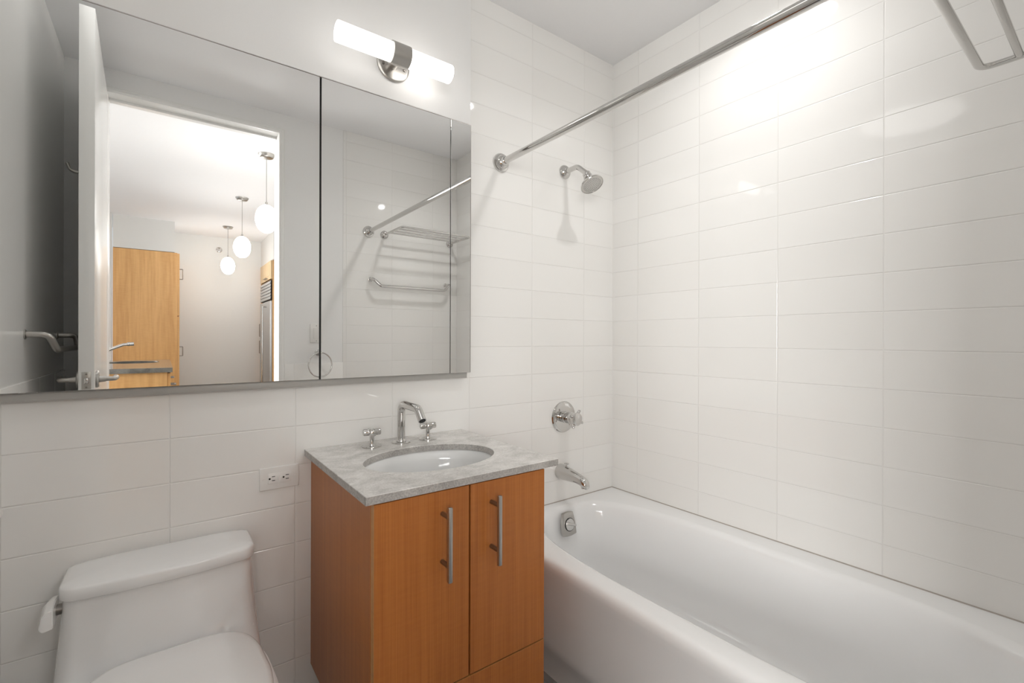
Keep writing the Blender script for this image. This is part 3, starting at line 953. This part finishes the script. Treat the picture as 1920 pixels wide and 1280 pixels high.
# ------------------------------------------------------------------ towel shelf on the far end wall of the alcove
sz = 1.787
tsf = thing('towel_shelf', 'chrome bar towel shelf high on the tiled wall beside the shower rod', 'towel rack', (1.39, YB, sz))
xa, xb, yo = 1.152, 1.632, -1.243
b = BM(); tube(b, bend([(xa, YB + 0.006, sz), (xa, yo, sz), (xb, yo, sz), (xb, YB + 0.006, sz)], 0.028, 8), 0.0095, 18, flat=0.72, up=(0, 0, 1)); obj('frame', b, CHROME, tsf)
for y in (-1.310, -1.376, -1.440):
    b = BM(); tube(b, [(xa + 0.002, y, sz), (xb - 0.002, y, sz)], 0.0078, 16, flat=0.72, up=(0, 0, 1)); obj('bar', b, CHROME, tsf)
for x in (xa, xb):
    b = BM(); lathe(b, (x, YB + 0.0003, sz), (0, 1, 0), [(0, 0.026), (0.005, 0.026), (0.010, 0.023), (0.014, 0.017), (0.024, 0.0155), (0.026, 0.012)], 32); obj('rosette', b, CHROME, tsf)


def towel_bar(name, label, A, B, out, drop, r, m):
    """bar whose tube ends turn up and into the wall; A, B wall points, out = unit vector into the room"""
    A, B, o = Vector(A), Vector(B), Vector(out)
    al = (B - A).normalized()
    dn = Vector((0, 0, -drop))
    t = thing(name, label, 'towel bar', tuple((A + B) / 2))
    bm = BM()
    s = 0.045
    tube(bm, bend([A, A + o * 0.058 - al * 0.004, A + o * 0.072 + dn + al * s, B + o * 0.072 + dn - al * s, B + o * 0.058 + al * 0.004, B], 0.024, 8), r, 20)
    obj('bar', bm, m, t)
    for p in (A, B):
        bm = BM(); lathe(bm, p + o * 0.0003, o, [(0, r * 1.55), (0.003, r * 1.55), (0.005, r * 1.1)], 24); obj('wall_flange', bm, m, t)
    return t


towel_bar('towel_bar', 'chrome towel bar on the alcove tile under the towel shelf', (1.060, YB, 1.490), (1.600, YB, 1.490), (0, 1, 0), 0.045, 0.0095, CHROME)
towel_bar('towel_bar', 'satin metal towel bar on the left wall behind the open door', (XL, -0.775, 1.122), (XL, -1.365, 1.122), (1, 0, 0), 0.052, 0.0105, STEEL)

# ------------------------------------------------------------------ towel ring and switch by the doorway
tr = thing('towel_ring', 'chrome towel ring hanging under the light switch', 'towel ring', (0.745, YB + 0.003, 1.03))
b = BM(); lathe(b, (0.745, YB - 0.003, 1.028), (0, 1, 0), [(0, 0.020), (0.005, 0.020), (0.009, 0.016), (0.012, 0.008), (0.040, 0.007), (0.042, 0.009), (0.052, 0.009), (0.053, 0)], 28); obj('mount', b, CHROME, tr)
b = BM()
pts = [(0.745 + 0.066 * math.sin(2 * PI * k / 48), YB + 0.044, 0.957 + 0.072 * math.cos(2 * PI * k / 48)) for k in range(48)]
rings = []
for k, p in enumerate(pts):
    c = Vector(p); d = (c - Vector((0.745, YB + 0.044, 0.957))).normalized()
    rings.append([c + d * (0.0042 * math.cos(2 * PI * j / 12)) + Vector((0, 1, 0)) * (0.0042 * math.sin(2 * PI * j / 12)) for j in range(12)])
vr = loft(b, rings, False, False)
for j in range(12):
    q = (j + 1) % 12
    b.faces.new((vr[-1][j], vr[-1][q], vr[0][q], vr[0][j]))
obj('ring', b, CHROME, tr)
sw = thing('light_switch', 'white rocker light switch on the painted wall beside the doorway', 'switch', (0.733, YB, 1.143))
b = BM(); box(b, (0.698, YB - 0.003, 1.088), (0.768, YB + 0.003, 1.198), 0.002, 2); obj('switch_plate', b, PLASTIC, sw)
b = BM(); box(b, (0.7165, YB + 0.003, 1.111), (0.7495, YB + 0.0065, 1.176), 0.0012, 2); obj('rocker', b, PLASTIC, sw)
for z in (1.098, 1.188):
    b = BM(); lathe(b, (0.733, YB + 0.003, z), (0, 1, 0), [(0, 0.003), (0.0008, 0.0026), (0.001, 0)], 12); obj('screw', b, STEEL, sw)

# ------------------------------------------------------------------ recessed downlight above the tub
LX, LY = 1.335, -0.745
dn = thing('recessed_downlight', 'lit round recessed light in the ceiling over the bathtub', 'lamp', (LX, LY, ZC))
b = BM(); lathe(b, (LX, LY, ZC - 0.0003), (0, 0, -1), [(0, 0.062), (0.004, 0.061), (0.006, 0.056), (0.006, 0.047), (0.002, 0.046), (0.0, 0.046)], 40, False, False); obj('trim_ring', b, PLASTIC, dn)
b = BM(); lathe(b, (LX, LY, ZC - 0.0008), (0, 0, -1), [(0, 0.046), (0.003, 0.046), (0.005, 0.03), (0.0055, 0.0)], 40); obj('lens', b, LENS_ON, dn)
dlamp = bpy.data.lights.new('downlight_beam', 'AREA')
dlamp.shape, dlamp.size, dlamp.energy, dlamp.color, dlamp.spread = 'DISK', 0.085, DOWN, (1.0, 0.985, 0.965), math.radians(140)
dlo = bpy.data.objects.new('downlight_beam', dlamp)
COL.objects.link(dlo)
dlo.location = (LX, LY, ZC - 0.008)

RX, RY = -0.04, -0.70  # unseen ceiling lamp, added to even out the room's brightness
cl = thing('added_ceiling_fill', 'large round frosted ceiling fill light, added out of view over the toilet', 'lamp', (RX, RY, ZC))
b = BM(); lathe(b, (RX, RY, ZC - 0.0003), (0, 0, -1), [(0, 0.232), (0.012, 0.232), (0.014, 0.228), (0.014, 0.221)], 64, True, False); obj('trim_ring', b, PLASTIC, cl)
b = BM(); lathe(b, (RX, RY, ZC - 0.008), (0, 0, -1), [(0, 0.222), (0.008, 0.220), (0.016, 0.20), (0.022, 0.14), (0.024, 0.0)], 64); obj('diffuser', b, ROUND_FILL_ON, cl)

# ------------------------------------------------------------------ kitchen seen in the mirror
pa = thing('pantry_cabinet', 'tall maple pantry cabinet behind the kitchen counter', 'cabinet', (-0.14, -5.25, 0))
b = BM(); box(b, (-0.42, KY + 0.001, 0.0), (0.125, -4.95, 2.055), 0.001, 1); obj('cabinet_body', b, MAPLE, pa)
for z0, z1, h0, h1 in ((1.36, 2.05, 1.76, 1.895), (0.10, 1.352, 0.905, 1.03)):
    b = BM(); box(b, (0.1255, -5.58, z0), (0.145, -4.9515, z1), 0.001, 1); d = obj('door', b, MAPLE, pa)
    b = BM(); tube(b, bend([(0.145, -5.0, h0 + 0.012), (0.176, -5.0, h0 + 0.012), (0.176, -5.0, h1 - 0.012), (0.145, -5.0, h1 - 0.012)], 0.004, 4), 0.005, 12); obj('handle', b, DSTEEL, d)

pn = thing('kitchen_island', 'maple kitchen island base under the dark stone counter', 'cabinet', (-0.4, -3.05, 0))
b = BM(); box(b, (0.004, -3.78, 0.0), (0.022, -2.385, 0.889)); obj('front_frame', b, MAPLE, pn, smooth=False)
b = BM(); box(b, (-0.95, -3.78, 0.0), (-0.932, -2.385, 0.889)); obj('back_panel', b, MAPLE, pn, smooth=False)
for ya in (-3.78, -2.403):
    b = BM(); box(b, (-0.932, ya, 0.0), (0.004, ya + 0.018, 0.889)); obj('end_panel', b, MAPLE, pn, smooth=False)
for ya, yb_ in ((-3.77, -3.09), (-3.085, -2.395)):
    b = BM(); box(b, (0.0225, ya, 0.70), (0.04, yb_, 0.883), 0.001, 1); d = obj('drawer', b, MAPLE, pn)
    yc = yb_ - 0.09
    b = BM(); tube(b, bend([(0.04, yc, 0.80), (0.068, yc, 0.80), (0.068, yc - 0.10, 0.80), (0.04, yc - 0.10, 0.80)], 0.004, 4), 0.005, 12); obj('handle', b, DSTEEL, d)
kc = obj('kitchen_countertop', counter_bm(-0.98, 0.05, -3.80, -2.36, 0.8895, 0.92, -0.19, -3.36, 0.165, 0.24, 64), [KCOUNT, KCOUNT], origin=(-0.4, -3.0, 0.89), angle=25)
tag(kc, 'dark polished stone counter with a sink cut-out on the kitchen island', 'countertop')
ks = thing('kitchen_sink', 'dark steel sink sunk in the kitchen island counter', 'sink', (-0.20, -3.36, 0.725))
b = BM()
loft(b, [[(-0.19 + 0.175 * s * math.cos(2 * PI * k / 40), -3.36 + 0.252 * s * math.sin(2 * PI * k / 40), z) for k in range(40)] for s, z in ((1.05, 0.8885), (1.0, 0.8885), (0.97, 0.80), (0.85, 0.74), (0.3, 0.725))], False, True)
obj('bowl', b, DSTEEL, ks)
b = BM(); lathe(b, (-0.19, -3.36, 0.7255), (0, 0, 1), [(0, 0.04), (0.003, 0.038), (0.003, 0.0)], 20); obj('drain', b, CHROME, ks)
kf = thing('kitchen_faucet', 'chrome kitchen faucet with a slanting spout on the island counter', 'faucet', (-0.335, -3.1, 0.92))
b = BM(); lathe(b, (-0.345, -3.10, 0.92), (0, 0, 1), [(0, 0.028), (0.006, 0.028), (0.008, 0.022), (0.05, 0.020), (0.055, 0.022), (0.062, 0.019)], 28); obj('faucet_body', b, CHROME, kf)
b = BM(); tube(b, bend([(-0.345, -3.10, 0.975), (-0.330, -3.10, 1.02), (-0.235, -3.10, 1.063), (-0.175, -3.10, 1.068)], 0.03, 6), 0.0105, 16); spk = obj('spout', b, CHROME, kf)
b = BM(); lathe(b, (-0.215, -3.10, 1.066), (1, 0, 0.06), [(0, 0.012), (0.004, 0.0145), (0.016, 0.0145), (0.02, 0.0125), (0.028, 0.0145), (0.040, 0.0135), (0.041, 0.0)], 20); obj('spray_tip', b, CHROME, spk)

fs = thing('fridge_surround', 'tall maple cabinet framing the steel refrigerator in the kitchen', 'cabinet', (1.35, -5.15, 0))
b = BM(); box(b, (1.045, -4.775, 0.0), (KXR - 0.002, -4.755, 2.046), 0.001, 1); obj('side_panel', b, MAPLE, fs)
b = BM(); box(b, (1.045, KY + 0.002, 0.0), (KXR - 0.002, -5.50, 2.046), 0.001, 1); obj('side_panel', b, MAPLE, fs)
b = BM(); box(b, (1.045, -5.4995, 1.82), (KXR - 0.002, -4.7755, 2.046), 0.001, 1); obj('cabinet_box', b, MAPLE, fs)
b = BM(); box(b, (1.024, -5.49, 1.825), (1.0445, -4.76, 2.044), 0.001, 1); d = obj('door', b, MAPLE_DOOR, fs)
b = BM(); box(b, (1.0215, -5.43, 1.870), (1.0242, -4.82, 2.0), 0.001, 1); obj('door_panel', b, MAPLE_DOOR, d)
b = BM(); tube(b, bend([(1.024, -5.10, 1.845), (1.0, -5.10, 1.845), (1.0, -4.98, 1.845), (1.024, -4.98, 1.845)], 0.004, 4), 0.005, 12); obj('handle', b, DSTEEL, d)
for h0, h1 in ((1.14, 1.30), (0.92, 1.08)):
    b = BM(); tube(b, bend([(1.045, -5.545, h0), (1.022, -5.545, h0), (1.022, -5.545, h1), (1.045, -5.545, h1)], 0.004, 4), 0.005, 12); obj('handle', b, DSTEEL, fs)

fg = thing('refrigerator', 'stainless steel built-in refrigerator with a louvred top grille', 'refrigerator', (1.36, -5.14, 0))
b = BM(); box(b, (1.06, -5.49, 0.02), (KXR - 0.01, -4.785, 1.815), 0.002, 1); obj('fridge_body', b, FRIDGE, fg)
b = BM(); box(b, (1.02, -5.485, 0.14), (1.059, -4.79, 1.565), 0.004, 2); d = obj('door', b, FRIDGE, fg)
b = BM(); tube(b, bend([(1.02, -5.02, 0.30), (0.975, -5.02, 0.30), (0.975, -5.02, 1.50), (1.02, -5.02, 1.50)], 0.006, 4), 0.010, 14); obj('handle', b, CHROME, d)
b = BM(); box(b, (1.03, -5.485, 1.58), (1.059, -4.79, 1.81)); gr = obj('grille', b, BLACK, fg, smooth=False)
for k in range(6):
    b = BM()
    z = 1.588 + k * 0.037
    loft(b, [[(1.018, y, z), (1.024, y, z - 0.004), (1.034, y, z + 0.028), (1.028, y, z + 0.032)] for y in (-5.48, -4.795)]); obj('louvre', b, FRIDGE, gr, smooth=False)
b = BM(); box(b, (1.05, -5.48, 0.02), (1.0595, -4.79, 0.13)); obj('toe_grille', b, BLACK, fg, smooth=False)

pend_src = None
labels = ['lit white glass globe pendant nearest the doorway, largest in the mirror',
          'lit white glass globe pendant, the middle one of the kitchen row',
          'lit white glass globe pendant farthest from the doorway, smallest in the mirror']
for k, y in enumerate((-2.24, -3.50, -4.86)):
    px = 0.578 if k < 2 else 0.596
    if pend_src is None:
        p = thing('pendant_light', labels[0], 'lamp', (px, y, ZC), 'kitchen globe pendants')
        b = BM(); lathe(b, (px, y, ZC - 0.0003), (0, 0, -1), [(0, 0.054), (0.003, 0.054), (0.022, 0.042), (0.024, 0.038), (0.025, 0.0)], 36); obj('canopy', b, STEEL, p)
        b = BM(); lathe(b, (px, y, ZC - 0.02), (0, 0, -1), [(0, 0.0018), (0.365, 0.0018)], 10); obj('cord', b, DSTEEL, p)
        b = BM(); lathe(b, (px, y, 2.042), (0, 0, -1), [(-0.022, 0.008), (0.0, 0.009)], 16); obj('socket_cap', b, STEEL, p)
        b = BM(); lathe(b, (px, y, 2.044), (0, 0, -1), [(0.0, 0.012)] + [(0.097 - 0.097 * math.cos(PI * i / 20), 0.070 * math.sin(PI * i / 20) ** 0.92) for i in range(2, 20)] + [(0.194, 0.0)], 36); obj('globe', b, GLOBE_ON, p, angle=80)
        pend_src = p
    else:
        p = pend_src.copy()
        COL.objects.link(p)
        p.location = (px, y, ZC)
        p['label'] = labels[k]
        for ch in pend_src.children:
            c = ch.copy()
            COL.objects.link(c)
            c.parent = p

b = BM(); lathe(b, (0.57, KY + 0.0003, 2.24), (0, 1, 0), [(0, 0.034), (0.004, 0.034), (0.008, 0.026), (0.008, 0.012), (0.035, 0.010), (0.036, 0.02), (0.039, 0.02), (0.0395, 0)], 28)
tag(obj('sprinkler_head', b, CHROME, origin=(0.57, KY, 2.24)), 'small round chrome fire sprinkler high on the kitchen wall', 'sprinkler')
